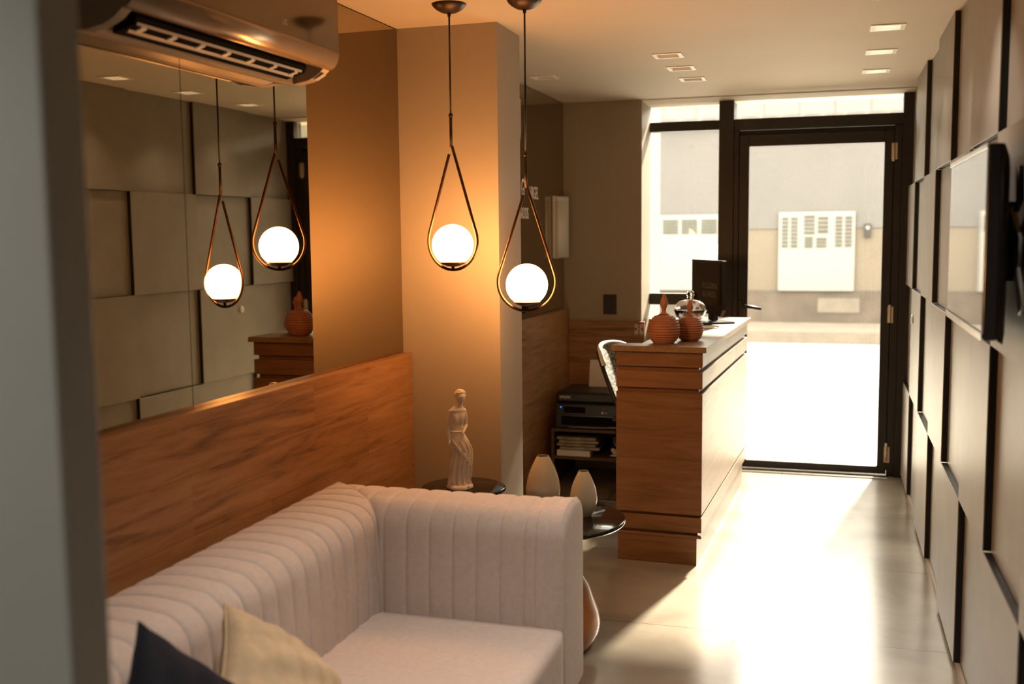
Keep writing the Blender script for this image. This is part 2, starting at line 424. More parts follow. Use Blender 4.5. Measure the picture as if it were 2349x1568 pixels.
# ------------------------------------------------------------------ glazing: door and window
class MG(MB):
    # the glazing's measures were taken on a plane slightly nearer; scale about the eye height
    def box(s, x0, x1, y0, y1, z0, z1, bev=0, seg=2):
        k = 1.0146 if y0 < 7.08 else 1.0370
        g = lambda z: z if z < .001 else max(.0005, 1.55+(z-1.55)*k)
        return MB.box(s, x0*k, x1*k, y0, y1, g(z0), g(z1), bev, seg)
def glazing():
    y0, y1 = YW, YW+.07; yl = 7.12
    t = MG(); 
    t.box(-.699, -.607, y0-.02, 7.19, 0, 2.375, .003, 1)
    struct(t.build('trim_2', 'black_al'))
    w = struct(MG().box(-1.140, -.682, yl, yl+.07, 2.197, 2.257, .002, 1).build('window_1', 'black_al'))
    def sub(nm, args, m='black_al', p=w, bev=.002):
        return MG().box(*args, bev, 1).build(nm, m, p)
    sub('window_rail', (-1.140, -.682, yl, yl+.07, 1.085, 1.158))
    struct(MB().box(-1.1825, -.7105, yl+.001, yl+.07, 0, .972).build('wall_under_window', 'paint'))
    sub('window_pane', (-1.140, -.682, yl+.03, yl+.036, 2.2575, 2.374), 'glass', w, 0)
    sub('window_pane', (-1.140, -.682, yl+.03, yl+.036, 1.1585, 2.1965), 'glass', w, 0)
    sub('window_pane', (-1.140, -.682, yl+.03, yl+.036, .9875, 1.0845), 'glass', w, 0)
    w2 = struct(MG().box(-.6065, .437, y0, y1, 2.19, 2.258, .002, 1).build('window_2', 'black_al'))
    sub('window_pane', (-.606, .388, y0+.03, y0+.036, 2.2585, 2.374), 'glass', w2, 0)
    # door frame
    d = struct(MG().box(-.6065, -.575, y0, y1, 0, 2.1895, .002, 1).build('door_1', 'black_al'))
    def s2(nm, args, m='black_al', p=None, bev=.002):
        return MG().box(*args, bev, 1).build(nm, m, p or d)
    s2('door_jamb', (.350, .395, y0, y1, 0, 2.1895))
    s2('door_post', (.3955, .479, y0-.02, y1+.02, 0, 2.375))
    s2('door_stop', (-.60, .39, y0+.0505, y0+.062, 2.13, 2.189), 'black_al'); s2('door_stop', (-.60, -.55, y0+.0505, y0+.062, .05, 2.129), 'black_al'); s2('door_stop', (.33, .39, y0+.0505, y0+.062, .05, 2.129), 'black_al')
    lf = MG()
    lf.box(-.572, -.512, y0+.005, y0+.05, .035, 2.157, .002, 1); lf.box(.294, .347, y0+.005, y0+.05, .035, 2.157, .002, 1)
    lf.box(-.5115, .2935, y0+.005, y0+.05, 2.086, 2.157, .002, 1); lf.box(-.5115, .2935, y0+.005, y0+.05, .035, .082, .002, 1)
    lf = lf.build('door_leaf', 'black_al', d)
    MG().box(-.5115, .2935, y0+.025, y0+.031, .0825, 2.0855).build('door_pane', 'glass', lf)
    MB().box(-.585, .36, y0-.085, y0+.07, .0003, .009, .002, 1).build('door_threshold', 'chrome', d)
    h = MG(); h.cyl((-.545, y0+.004, 1.075), (-.545, y0-.05, 1.075), .011); h.tube([(-.545, y0-.045, 1.078), (-.50, y0-.06, 1.072), (-.425, y0-.065, 1.060)], [.011, .011, .009], 12)
    h.box(-.565, -.525, y0-.004, y0+.0045, 1.0, 1.12, .003, 1)
    h.build('door_handle', 'black_al', lf)
    for z in (2.03, 1.035, .16):
        q = MG(); q.cyl((.350, y0-.006, z-.055), (.350, y0-.006, z+.055), .009, 12); q.box(.333, .367, y0-.001, y0+.0045, z-.05, z+.05)
        q.build('door_hinge', 'brass', lf)
glazing()

# ------------------------------------------------------------------ outside
def outside():
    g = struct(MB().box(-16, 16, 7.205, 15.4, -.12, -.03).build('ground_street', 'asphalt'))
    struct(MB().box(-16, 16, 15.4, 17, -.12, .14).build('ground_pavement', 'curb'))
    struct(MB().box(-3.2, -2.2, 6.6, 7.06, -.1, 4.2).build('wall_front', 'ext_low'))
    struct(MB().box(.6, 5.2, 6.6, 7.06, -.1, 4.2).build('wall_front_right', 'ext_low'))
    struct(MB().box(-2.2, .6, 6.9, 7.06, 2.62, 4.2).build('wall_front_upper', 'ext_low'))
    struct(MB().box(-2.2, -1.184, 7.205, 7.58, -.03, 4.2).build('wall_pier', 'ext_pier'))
    t = thing('building', 'beige and mauve house facade across the street seen through the glass door', 'building', (0, 17, .14))
    o = t.location
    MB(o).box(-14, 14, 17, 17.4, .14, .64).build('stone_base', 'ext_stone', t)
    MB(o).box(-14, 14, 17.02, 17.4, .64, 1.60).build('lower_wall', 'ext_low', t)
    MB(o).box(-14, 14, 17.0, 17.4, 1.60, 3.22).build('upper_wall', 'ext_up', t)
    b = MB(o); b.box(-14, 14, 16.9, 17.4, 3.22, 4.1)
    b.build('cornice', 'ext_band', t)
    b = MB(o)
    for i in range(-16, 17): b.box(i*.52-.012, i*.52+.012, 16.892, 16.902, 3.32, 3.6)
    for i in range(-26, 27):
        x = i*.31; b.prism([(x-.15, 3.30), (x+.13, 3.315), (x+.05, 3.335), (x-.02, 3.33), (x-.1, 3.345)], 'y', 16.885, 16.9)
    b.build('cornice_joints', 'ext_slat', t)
    for x0 in (-6.4, -5.2, -.2, .75): 
        b = MB(o); b.box(x0, x0+.62, 16.985, 17.0, .3, .52); b.build('base_block', 'curb', t)
    def gate(xa, xb, z0, z1, wins, label):
        g = thing('white_gate', label, 'gate', ((xa+xb)/2, 16.97, z0)); o = g.location
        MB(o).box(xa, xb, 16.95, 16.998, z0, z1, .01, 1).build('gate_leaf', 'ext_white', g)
        for (a, b_, c, d, n) in wins:
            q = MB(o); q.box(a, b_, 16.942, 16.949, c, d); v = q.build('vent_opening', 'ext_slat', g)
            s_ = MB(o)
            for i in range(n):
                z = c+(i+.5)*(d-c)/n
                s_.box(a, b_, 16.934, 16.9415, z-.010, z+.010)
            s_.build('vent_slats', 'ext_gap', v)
        return g
    X = lambda px: -.802+(px-1787)*.006446
    Z = lambda py: 1.85-(py-487)*.00677
    w = [(X(1795), X(1809), Z(568), Z(498), 8), (X(1816), X(1831), Z(568), Z(498), 8), (X(1846), X(1870), Z(538), Z(494), 5), (X(1878), X(1901), Z(536), Z(497), 4),
         (X(1848), X(1866), Z(568), Z(543), 4), (X(1875), X(1898), Z(568), Z(545), 3), (X(1918), X(1933), Z(567), Z(497), 8), (X(1940), X(1955), Z(567), Z(497), 8)]
    gate(-.802, .33, .63, 1.85, w, 'white metal gate with six tall louvred vents across the street, centred in the glass door')
    ox = -2.66
    w = [(ox+.06, ox+.30, 1.53, 1.76, 5), (ox+.36, ox+.60, 1.53, 1.76, 5), (ox+.67, ox+.91, 1.53, 1.76, 5), (ox+.98, ox+1.2, 1.53, 1.76, 5)]
    gate(-2.66, -1.40, .63, 1.83, w, 'white metal gate with square louvred vents across the street, seen through the narrow left window')
    m = thing('electricity_meter', 'small dark meter box on the beige facade right of the white gate', 'meter box', (.51, 16.98, 1.48)); o = m.location
    bx = MB(o).box(.46, .56, 16.96, 16.999, 1.45, 1.66, .005, 1).build('meter_case', 'black', m)
    MB(o).cyl((.51, 16.962, 1.60), (.51, 16.945, 1.60), .03, 16).build('meter_dial', 'acside', m)
outside()

# ------------------------------------------------------------------ recessed ceiling lights
def downlight(lit, energy=None, col=(1, .86, .66)):
    t = thing('ceiling_light', '', 'ceiling light')
    a, b_ = .070, .050
    q = MB()
    for (x0, x1, y0, y1) in ((-a, a, -a, -b_), (-a, a, b_, a), (-a, -b_, -b_, b_), (b_, a, -b_, b_)): q.box(x0, x1, y0, y1, -.004, -.0005)
    q.build('frame', 'whitemetal', t)
    q = MB(); zt = .055; c = .034
    lo = [(-b_, -b_), (b_, -b_), (b_, b_), (-b_, b_)]; hi = [(-c, -c), (c, -c), (c, c), (-c, c)]
    L_ = [q.v((x, y, -.001)) for x, y in lo]; U_ = [q.v((x, y, zt)) for x, y in hi]
    for i in range(4): q.f([L_[i], L_[(i+1) % 4], U_[(i+1) % 4], U_[i]])
    q.f(U_)
    q.build('reflector', 'whitemetal', t)
    q = MB(); q.lathe([(0, zt-.004), (.026, zt-.004), (.028, zt-.001)], seg=24); q.build('bulb', 'lamp_on' if lit else 'lamp_off', t)
    if lit:
        ld = bpy.data.lights.new('bulb_light', 'SPOT'); ld.energy = energy or SPOT; ld.color = col; ld.spot_size = math.radians(140 if energy and energy > 60 else 84); ld.spot_blend = .9; ld.shadow_soft_size = .025
        lo_ = bpy.data.objects.new('bulb_light', ld); C.objects.link(lo_); lo_.parent = t; lo_.location = (0, 0, zt-.012)
    return t
SPOT = 16
LL = ['nearest of the three lit recessed lights by the panelled wall', 'middle of the three lit recessed lights by the panelled wall', 'farthest of the three lit recessed lights, nearest the door and panelled wall',
      'lit recessed light above the aisle by the television', 'lit recessed light above the aisle in front of the television', 'lit recessed light above the viewer', 'lit recessed light over the sofa front', 'lit recessed light over the near sofa end', 'added unseen recessed light in the near hall, brightening the foreground wall', 'added unseen recessed light at the rear of the hall, brightening the foreground wall',
      'nearest of the three dim recessed lights above the counter', 'middle of the three dim recessed lights above the counter', 'farthest of the three dim recessed lights above the counter', 'dim recessed light alone beside the alcove mirror']
pl, pd, pn, ph = downlight(1), downlight(0), downlight(1, 40, (1, .88, .77)), downlight(1, 61, (1, .98, .92))  # last one is an added hall lamp that brightens the foreground wall
for i, (x, y, k) in enumerate(LIGHTS):
    src = pd if k == 0 else (pl if i < 4 else (pn if i < 8 else ph))
    if i in (0, 4, 8, 10): o = src
    else: o = copy_tree(src)
    o.location = (x, y, H); o['label'] = LL[i]
    o['group'] = 'lit recessed ceiling lights' if k else 'dim recessed ceiling lights'

# ------------------------------------------------------------------ pendants
def pendant(name_label, x, y, ztop, zj, zr, zg, zb, theta, tilt=0):
    t = thing('pendant_light', name_label, 'pendant lamp', (x, y, H), theta, 'teardrop pendant lamps')
    h = lambda z: z-H
    q = MB(); q.lathe([(0, -.0345), (.012, -.034), (.03, -.030), (.048, -.020), (.060, -.009), (.0645, -.001), (.0645, 0), (0, 0)], seg=48)
    cn = q.build('canopy', 'bronze_dark', t)
    q = MB(); q.cyl((0, 0, -.034), (0, 0, -.046), .0065, 16); q.build('cord_grip', 'bronze_dark', cn)
    q = MB(); q.cyl((0, 0, -.045), (0, 0, h(zj)), .0034, 12); q.build('cord', 'black', t)
    q = MB(); q.cyl((0, 0, h(zj)+.008), (0, 0, h(zj)-.006), .0078, 16); q.cyl((0, 0, h(zj)-.005), (0, 0, h(zr)-.004), .0056, 14); q.build('stem', 'bronze_dark', t)
    # teardrop ring: circle radius R at the bottom with tangents up to the apex
    R = .1085; zc = h(zb)+R+.002; Hh = h(zr)-zc; al = math.asin(R/Hh)
    pts = [(0.004, 0, h(zr))]
    n = 60
    a0 = al; a1 = -(PI+al)
    tp = (R*math.cos(al), R*math.sin(al))
    for i in range(1, 12):
        f = i/12; pts.append((.004+(tp[0]-.004)*f, 0, h(zr)+(zc+tp[1]-h(zr))*f))
    for i in range(n+1):
        a = a0+(a1-a0)*i/n; pts.append((R*math.cos(a), 0, zc+R*math.sin(a)))
    for i in range(1, 12):
        f = i/12; pts.append((-tp[0]+(tp[0]-.001)*f, 0, zc+tp[1]+(h(zr)-.003-zc-tp[1])*f))
    q = MB(); q.tube(pts, .0055, 12); q.build('ring', 'bronze', t)
    rg = .0785; cz = h(zg); cut = -.062
    prof = []
    a_c = math.acos(cut/rg)
    for i in range(25): a = a_c*i/24; prof.append((rg*math.sin(a), cz+rg*math.cos(a)))
    q = MB(); q.lathe(prof+[(0, cz+cut)], seg=48); gl = q.build('globe', 'globe', t)
    q = MB(); rc = math.sqrt(rg*rg-cut*cut)
    q.lathe([(0, cz+cut-.001), (rc+.002, cz+cut-.001), (rc+.0035, cz+cut-.003), (rc*.85, cz+cut-.010), (rc*.5, cz+cut-.017), (.006, cz+cut-.019), (.006, h(zb)+.004), (0, h(zb)+.004)], seg=40)
    q.build('cup', 'bronze', t)
    return t
pendant('teardrop pendant lamp with glowing globe hanging higher, in front of the column face', -1.375, 3.77, H, 1.994, 1.882, 1.512, 1.417, math.radians(-12))
pendant('teardrop pendant lamp with glowing globe hanging lower, nearest the counter', -1.093, 3.80, H, 1.843, 1.726, 1.362, 1.262, math.radians(13.5))

# ------------------------------------------------------------------ sofa
def sofa():
    t = thing('sofa', 'light beige channel-tufted sofa with a high arm, against the wooden panelling', 'sofa', (-1.2, 2.4, 0))
    o = t.location
    XI, XO, YI, YO, HT = -1.385, -1.672, 3.05, 3.30, .692
    CH = .0785
    def prof(thick):
        """(d, z): d = 0 at the inner face, thick at the outer face"""
        pts = []
        z = .10
        n = 14
        for i in range(n): pts.append((.0 - .012*math.sin(PI*i/n), .10+(HT-.085-.10)*i/n))
        for i in range(9):
            a = PI/2*i/8; pts.append((.085-.085*math.cos(a), HT-.085+.085*math.sin(a)))
        for i in range(1, 6): pts.append((.085+(thick-.085-.045)*i/6, HT+.006*math.sin(PI*i/6)))
        for i in range(7):
            a = PI/2*i/6; pts.append((thick-.045+.045*math.sin(a), HT-.045+.045*math.cos(a)))
        for i in range(1, 6): pts.append((thick, HT-.045-(HT-.145)*i/5))
        return pts
    def bulge(u):
        f = abs(((u/CH) % 1)-.5)*2   # 1 at the seam
        return .0050*(1-f**4) - .0032*math.exp(-((1-f)/.05)**2)
    def norm(pr):
        N_ = []
        for i in range(len(pr)):
            a = pr[max(i-1, 0)]; b = pr[min(i+1, len(pr)-1)]
            dx, dz = b[0]-a[0], b[1]-a[1]; l = math.hypot(dx, dz) or 1
            N_.append((-dz/l, dx/l))
        return N_
    # backrest, along y, mitred into the arm
    pr = prof(XI-XO); NN = norm(pr); q = MB(o); rows = []
    ny = 520; ya = 1.055
    for j in range(ny+1):
        row = []
        for (d, z), (nx, nz) in zip(pr, NN):
            dd = max(0, d); ye = YI + dd + (.01 if d < 0 else 0)
            y = min(ya+(YO+.012-ya)*j/ny, ye)
            bu = bulge(y-YI+.02)
            if ye-y < .012: bu *= (ye-y)/.012
            wr = .0016*math.sin(60*y+23*z)*math.sin(35*z+9*y) if y > 2.6 and z < HT-.1 else 0
            dn = bu+wr
            x = XI - d - nx*dn*1.0
            row.append((XI-(d+nx*dn), y, z+nz*dn))
        rows.append(row)
    q.grid(rows); q.build('backrest', 'cloth', t, weld=True)
    # armrest, along x
    pr2 = prof(YO-YI); N2 = norm(pr2)
    def arm(y_in, sgn, name):
        q = MB(o); rows = []; nx_ = 330; xe = -.785
        for j in range(nx_+1):
            row = []
            for (d, z), (n1, nz) in zip(pr2, N2):
                xs = XI-max(0, d)
                x = max(XI-.292+(xe-XI+.292)*j/nx_, xs)
                bu = bulge(x-XI-.02)
                if x-xs < .012: bu *= (x-xs)/.012
                if x > xe-.07: bu = bu*0.35+.007
                row.append((x, y_in+sgn*(d+n1*bu), z+nz*bu))
            rows.append(row)
        # rounded end cap
        last = rows[-1]; cy_ = sum(p[1] for p in last)/len(last); cz_ = sum(p[2] for p in last)/len(last)
        for k, (dx, sc) in enumerate(((.004, 1.012), (.007, 1.008), (.009, .99), (.016, .965), (.021, .92), (.023, .8), (.0245, .4), (.025, 0))):
            rows.append([(xe+dx, cy_+(p[1]-cy_)*sc, cz_+(p[2]-cz_)*(sc if p[2] > cz_ else 1)) for p in last])
        q.grid(rows)
        q.build(name, 'cloth', t, weld=True)
    arm(YI, 1, 'armrest')
    arm(1.288, -1, 'armrest')
    # seat cushion: softly rounded block
    def softbox(x0, x1, y0, y1, z0, z1, r, crown, nx=40, ny=60):
        q = MB(o); cx, cy, cz = (x0+x1)/2, (y0+y1)/2, (z0+z1)/2; hx, hy, hz = (x1-x0)/2, (y1-y0)/2, (z1-z0)/2
        b = bmesh.new(); bmesh.ops.create_cube(b, size=2)
        bmesh.ops.subdivide_edges(b, edges=b.edges[:], cuts=24, use_grid_fill=True)
        mp = {}
        for v in b.verts:
            p = Vector((v.co.x*hx, v.co.y*hy, v.co.z*hz))
            ip = Vector((max(-hx+r, min(hx-r, p.x)), max(-hy+r, min(hy-r, p.y)), max(-hz+r, min(hz-r, p.z))))
            dlt = p-ip
            if dlt.length > 1e-6: p = ip+dlt.normalized()*min(r, max(abs(dlt.x), abs(dlt.y), abs(dlt.z)))
            if v.co.z > .5: p.z += crown*(1-v.co.x**2)*(1-(v.co.y)**4)
            mp[v] = q.v((cx+p.x, cy+p.y, cz+p.z))
        for f in b.faces: q.f([mp[v] for v in f.verts], True)
        b.free(); return q
    softbox(XI-.04, -.757, 1.292, YI-.004, .11, .352, .034, .016).build('seat', 'cloth', t)
    q = MB(o); q.box(XO+.01, -.795, 1.06, YO-.01, .07, .112); q.build('base', 'black', t)
    for x, y in ((-1.60, 1.18), (-1.60, 3.27), (-.83, 1.18), (-.83, 3.27)):
        MB(o).lathe([(0, 0), (.018, 0), (.024, .07), (0, .07)], (x, y, 0), 16).build('leg', 'black', t)
sofa()

# cushions
def cushion(name, label, m, corner_top, down, side, size, puff=.085, grp='scatter cushions on the sofa'):
    down = Vector(down).normalized(); side = Vector(side); side = (side-down*side.dot(down)).normalized(); nrm = down.cross(side)
    c = Vector(corner_top)+down*size/2+side*size/2
    n = 44
    def P(u, v, sg):
        # u,v in -1..1 ; edges pulled in between the corners
        pin = .075
        uu = u*(1-pin*(1-v*v)*abs(u)**2) ; vv = v*(1-pin*(1-u*u)*abs(v)**2)
        t_ = (max(0, (1-u**2))*max(0, (1-v**2)))**.42
        w = .006*math.sin(9*u+4*v)*t_ + .004*math.sin(17*v-5*u)*t_
        return down*(vv*size/2)+side*(uu*size/2)+nrm*(sg*puff*t_+w)
    org = c.copy(); 
    q = MB((0, 0, 0)); 
    for sg in (1, -1):
        q.grid([[P(-1+2*i/n, -1+2*j/n, sg) for i in range(n+1)] for j in range(n+1)])
    ob = q.build(name, m, None, weld=True); ob.location = org
    tag(ob, label, 'cushion', grp)
    # piped seam around the edge
    ed = []
    for i in range(n): ed.append(P(-1+2*i/n, -1, 0))
    for i in range(n): ed.append(P(1, -1+2*i/n, 0))
    for i in range(n): ed.append(P(1-2*i/n, 1, 0))
    for i in range(n): ed.append(P(-1, 1-2*i/n, 0))
    pp = MB().tube(ed, .0032, 8, closed=True).build('piping', m, ob)
    return ob
cushion('scatter_cushion', 'dark navy cushion leaning on the sofa back at the near left', 'navy', (-1.240, 1.64, .828), (.48, .52, -.71), (.39, -.85, -.36), .42, .066)
cushion('scatter_cushion', 'beige cushion with a ridge seam leaning on the sofa back', 'beige', (-1.334, 2.075, .704), (.56, .52, -.65), (.46, -.84, -.28), .35, .070)

# ------------------------------------------------------------------ side tables
def side_table(label, x, y, z, r, leg='brownwood', rot=0):
    t = thing('side_table', label, 'side table', (x, y, 0), rot, 'round black side tables')
    MB().lathe([(0, z-.018), (r-.012, z-.018), (r-.003, z-.014), (r, z-.009), (r-.003, z-.002), (r-.008, z), (0, z)], seg=72).build('tabletop', 'blackgloss', t)
    k = z/.5; m = r/.282
    pr = [(0, 0), (.115, 0), (.145, .008), (.168, .035), (.183, .07), (.187, .105), (.179, .145), (.162, .19), (.146, .24), (.118, .29), (.090, .34), (.066, .39), (.052, .43), (.050, .46), (.062, .4815), (0, .4815)]
    MB().lathe([(a*m, min(b*k, z-.0185)) for a, b in pr], seg=48).build('pedestal', leg, t)
    return t
t2 = side_table('lower and larger round black side table holding the two cream vases', -.99, 3.73, .50, .282)
t1 = side_table('higher and smaller round black side table holding the white statuette', -1.345, 3.765, .585, .165, rot=1.1)

def vase(label, x, y, z, h, r):
    pr = [(0, 0), (.50, .0), (.60, .012), (.80, .12), (.95, .25), (1.0, .37), (.98, .46), (.88, .62), (.70, .78), (.50, .91), (.40, .965), (.345, .995), (.335, 1.0), (.325, .993), (.36, .95), (.5, .87), (.7, .72), (.8, .5), (.6, .1), (0, .06)]
    # smooth the outline
    def cr(p, n=5):
        out = []
        for i in range(len(p)-1):
            p0, p1, p2, p3 = p[max(i-1, 0)], p[i], p[i+1], p[min(i+2, len(p)-1)]
            for k in range(n):
                s = k/n; out.append(tuple(.5*((2*p1[j])+(-p0[j]+p2[j])*s+(2*p0[j]-5*p1[j]+4*p2[j]-p3[j])*s*s+(-p0[j]+3*p1[j]-3*p2[j]+p3[j])*s**3) for j in (0, 1)))
        return out+[p[-1]]
    pp = [(max(0, a)*r, max(0, b)*h) for a, b in cr(pr)]; pp[0] = (0, 0)
    ob = MB().lathe(pp, seg=56).build('vase', 'ceramic'); ob.location = (x, y, z)
    tag(ob, label, 'vase', 'cream egg-shaped vases')
vase('taller cream glazed egg-shaped vase behind the sofa arm', -1.035, 3.80, .5005, .214, .066)
vase('smaller cream glazed egg-shaped vase near the table edge', -.872, 3.775, .5005, .170, .0515)

# ------------------------------------------------------------------ statuette (generic robed figure)
def statue():
    x, y, z = -1.352, 3.745, .585
    q = MB(); K = .385
    # rings: height, centre along side (s), centre depth, half width, half depth
    sec = [(.035, .0, 0, .044, .038), (.08, .0, 0, .041, .036), (.14, .004, 0, .040, .034), (.22, .006, 0, .041, .034), (.30, .010, .0, .041, .034), (.37, .010, 0, .040, .032), (.43, .004, 0, .039, .031),
           (.48, -.003, 0, .038, .029), (.53, -.008, 0, .032, .025), (.585, -.010, 0, .0255, .021), (.64, -.009, 0, .0255, .021), (.70, -.006, .002, .029, .023), (.745, -.005, .001, .0325, .022), (.785, -.005, -.001, .032, .0205), (.81, -.004, -.002, .024, .015), (.825, -.002, -.002, .0170, .0155), (.85, .001, -.002, .0142, .0142), (.885, .003, -.003, .0135, .0135)]
    n = 96; rows = []
    for h, cx_, cy_, w, d in sec: pass
    fine = []
    for a, b in zip(sec, sec[1:]):
        for k in range(4): fine.append(tuple(a[i]+(b[i]-a[i])*k/4 for i in range(5)))
    fine.append(sec[-1])
    for (h, cx_, cy_, w, d) in fine:
        row = []
        fold = max(0, min(1, (.50-h)/.1))*.0030+max(0, min(1, (.8-h)/.1))*.00015
        for i in range(n):
            a = 2*PI*i/n
            s = 1+ (fold/w)*(math.sin(13*a+9*h+2.0*math.sin(4*h*3))+.5*math.sin(23*a-14*h))*1.3
            ch = 0
            if .64 < h < .76: ch = .006*max(0, math.sin(PI*(h-.64)/.12))*(math.exp(-((a-1.5*PI-.42)/.3)**2)+math.exp(-((a-1.5*PI+.42)/.3)**2))
            row.append((cx_+(w*s+ch)*math.cos(a), cy_+(d*s+ch)*math.sin(a), h*K))
        rows.append(row)
    V = q.grid(rows, closed=True); q.f(V[0][::-1]); q.f(V[-1])
    # belt of the robe and the shawl edge running diagonally
    q.tube([(-.008+.029*math.cos(a), .0235*math.sin(a), .575*K) for a in [2*PI*i/40 for i in range(40)]], .0024, 8, closed=True)
    for off in (0, .012, .024):
        pts = []
        for i in range(24):
            f = i/23; a = 1.15*PI+f*.75*PI; hh = .50-.30*f-off*1.2
            pts.append((.004+.0415*math.cos(a), .0345*math.sin(a), hh*K))
        q.tube(pts, .0028, 8)
    # head and hair
    hx, hy, hz = .006, -.006, .918*K
    q.ball((hx, hy, hz), .0218, 24, 16, (.84, .98, 1.15))
    q.ball((hx, hy+.006, hz+.006), .0228, 24, 14, (.95, 1.0, .98))
    for dz, rr in ((0, .0016), (.0045, .0012), (.009, .0011)):
        k = 1-.9*dz/.03
        q.tube([(hx+.0200*k*math.cos(a), hy+.004+.0212*k*math.sin(a), hz+.0135+dz-.0045*math.sin(a)+.0006*math.sin(7*a)) for a in [2*PI*j/40 for j in range(40)]], rr, 8, closed=True)
    q.ball((hx-.003, hy+.0310, hz+.004), .0128, 16, 10, (1.1, .9, 1.1))
    q.ball((hx, hy-.0208, hz-.001), .0030, 8, 6, (.62, 1.15, 2.0))      # nose
    q.ball((hx, hy-.0180, hz-.0120), .0030, 8, 6, (1.3, 1, .55))       # lips
    q.ball((hx, hy-.0105, hz-.0195), .0062, 10, 8)                     # chin
    for s in (-1, 1):
        q.ball((hx+s*.0055, hy-.0190, hz+.0030), .0031, 8, 6, (1.3, .6, .7)); q.ball((hx+s*.0182, hy+.001, hz-.002), .0034, 8, 6, (.5, 1, 1.4))
    # arms: left hangs by the side, right folded at the waist
    for s in (-1, 1):
        sh = Vector((-.005+s*.0272, 0, .772*K)); el = Vector((-.006+s*.0365, .004, .625*K))
        wr = Vector((-.004+s*.012, -.031, .575*K)) if s == 1 else Vector((s*.043, -.010, .49*K))
        q.tube([sh, (sh+el)/2+Vector((s*.0015, 0, 0)), el], [.0088, .0080, .0068], 12); q.ball(el, .0068, 12, 8); q.ball(sh, .0090, 12, 8)
        q.tube([el, (el+wr)/2, wr], [.0068, .0064, .0044], 12)
        dr = (wr-el).normalized(); sd = dr.cross(Vector((0, 1, 0))).normalized() if s == -1 else Vector((0, 0, 1))
        pm = wr+dr*.007; q.ball(pm, .0058, 12, 8, (1, .8, 1))
        for k in range(4):
            st = pm+dr*.003+sd*(.0028*(k-1.5)); L_ = (.008, .010, .0095, .0075)[k]
            q.tube([st, st+dr*L_*.55, st+dr*L_+Vector((0, .0018, -.0008))], [.0016, .0015, .0012], 8)
        q.tube([wr+sd*.0035, wr+dr*.005+sd*.0068, wr+dr*.009+sd*.0075], [.0017, .0016, .0012], 8)
    # feet and rough plinth
    q.ball((-.012, -.036, .030*K), .0085, 14, 8, (.8, 1.7, .7)); q.ball((.018, -.038, .030*K), .0085, 14, 8, (.8, 1.7, .7))
    def rk(a, z_): return 1+.05*math.sin(3*a+1)+.03*math.sin(7*a)
    q.lathe([(0, 0), (.050, 0), (.0515, .004), (.049, .011), (.044, .0145), (0, .0145)], (0.0, -.004, 0), 48, True, rk)
    ob = q.build('statuette', 'plaster'); ob.location = (x, y, z+.0003); ob.rotation_euler = (0, 0, math.radians(38))
    r = ob.modifiers.new('union', 'REMESH'); r.mode = 'VOXEL'; r.voxel_size = .00125; r.use_smooth_shade = True
    s = ob.modifiers.new('soften', 'SMOOTH'); s.factor = .5; s.iterations = 3
    tag(ob, 'white plaster statuette of a robed woman standing on the small black table', 'statuette')
statue()

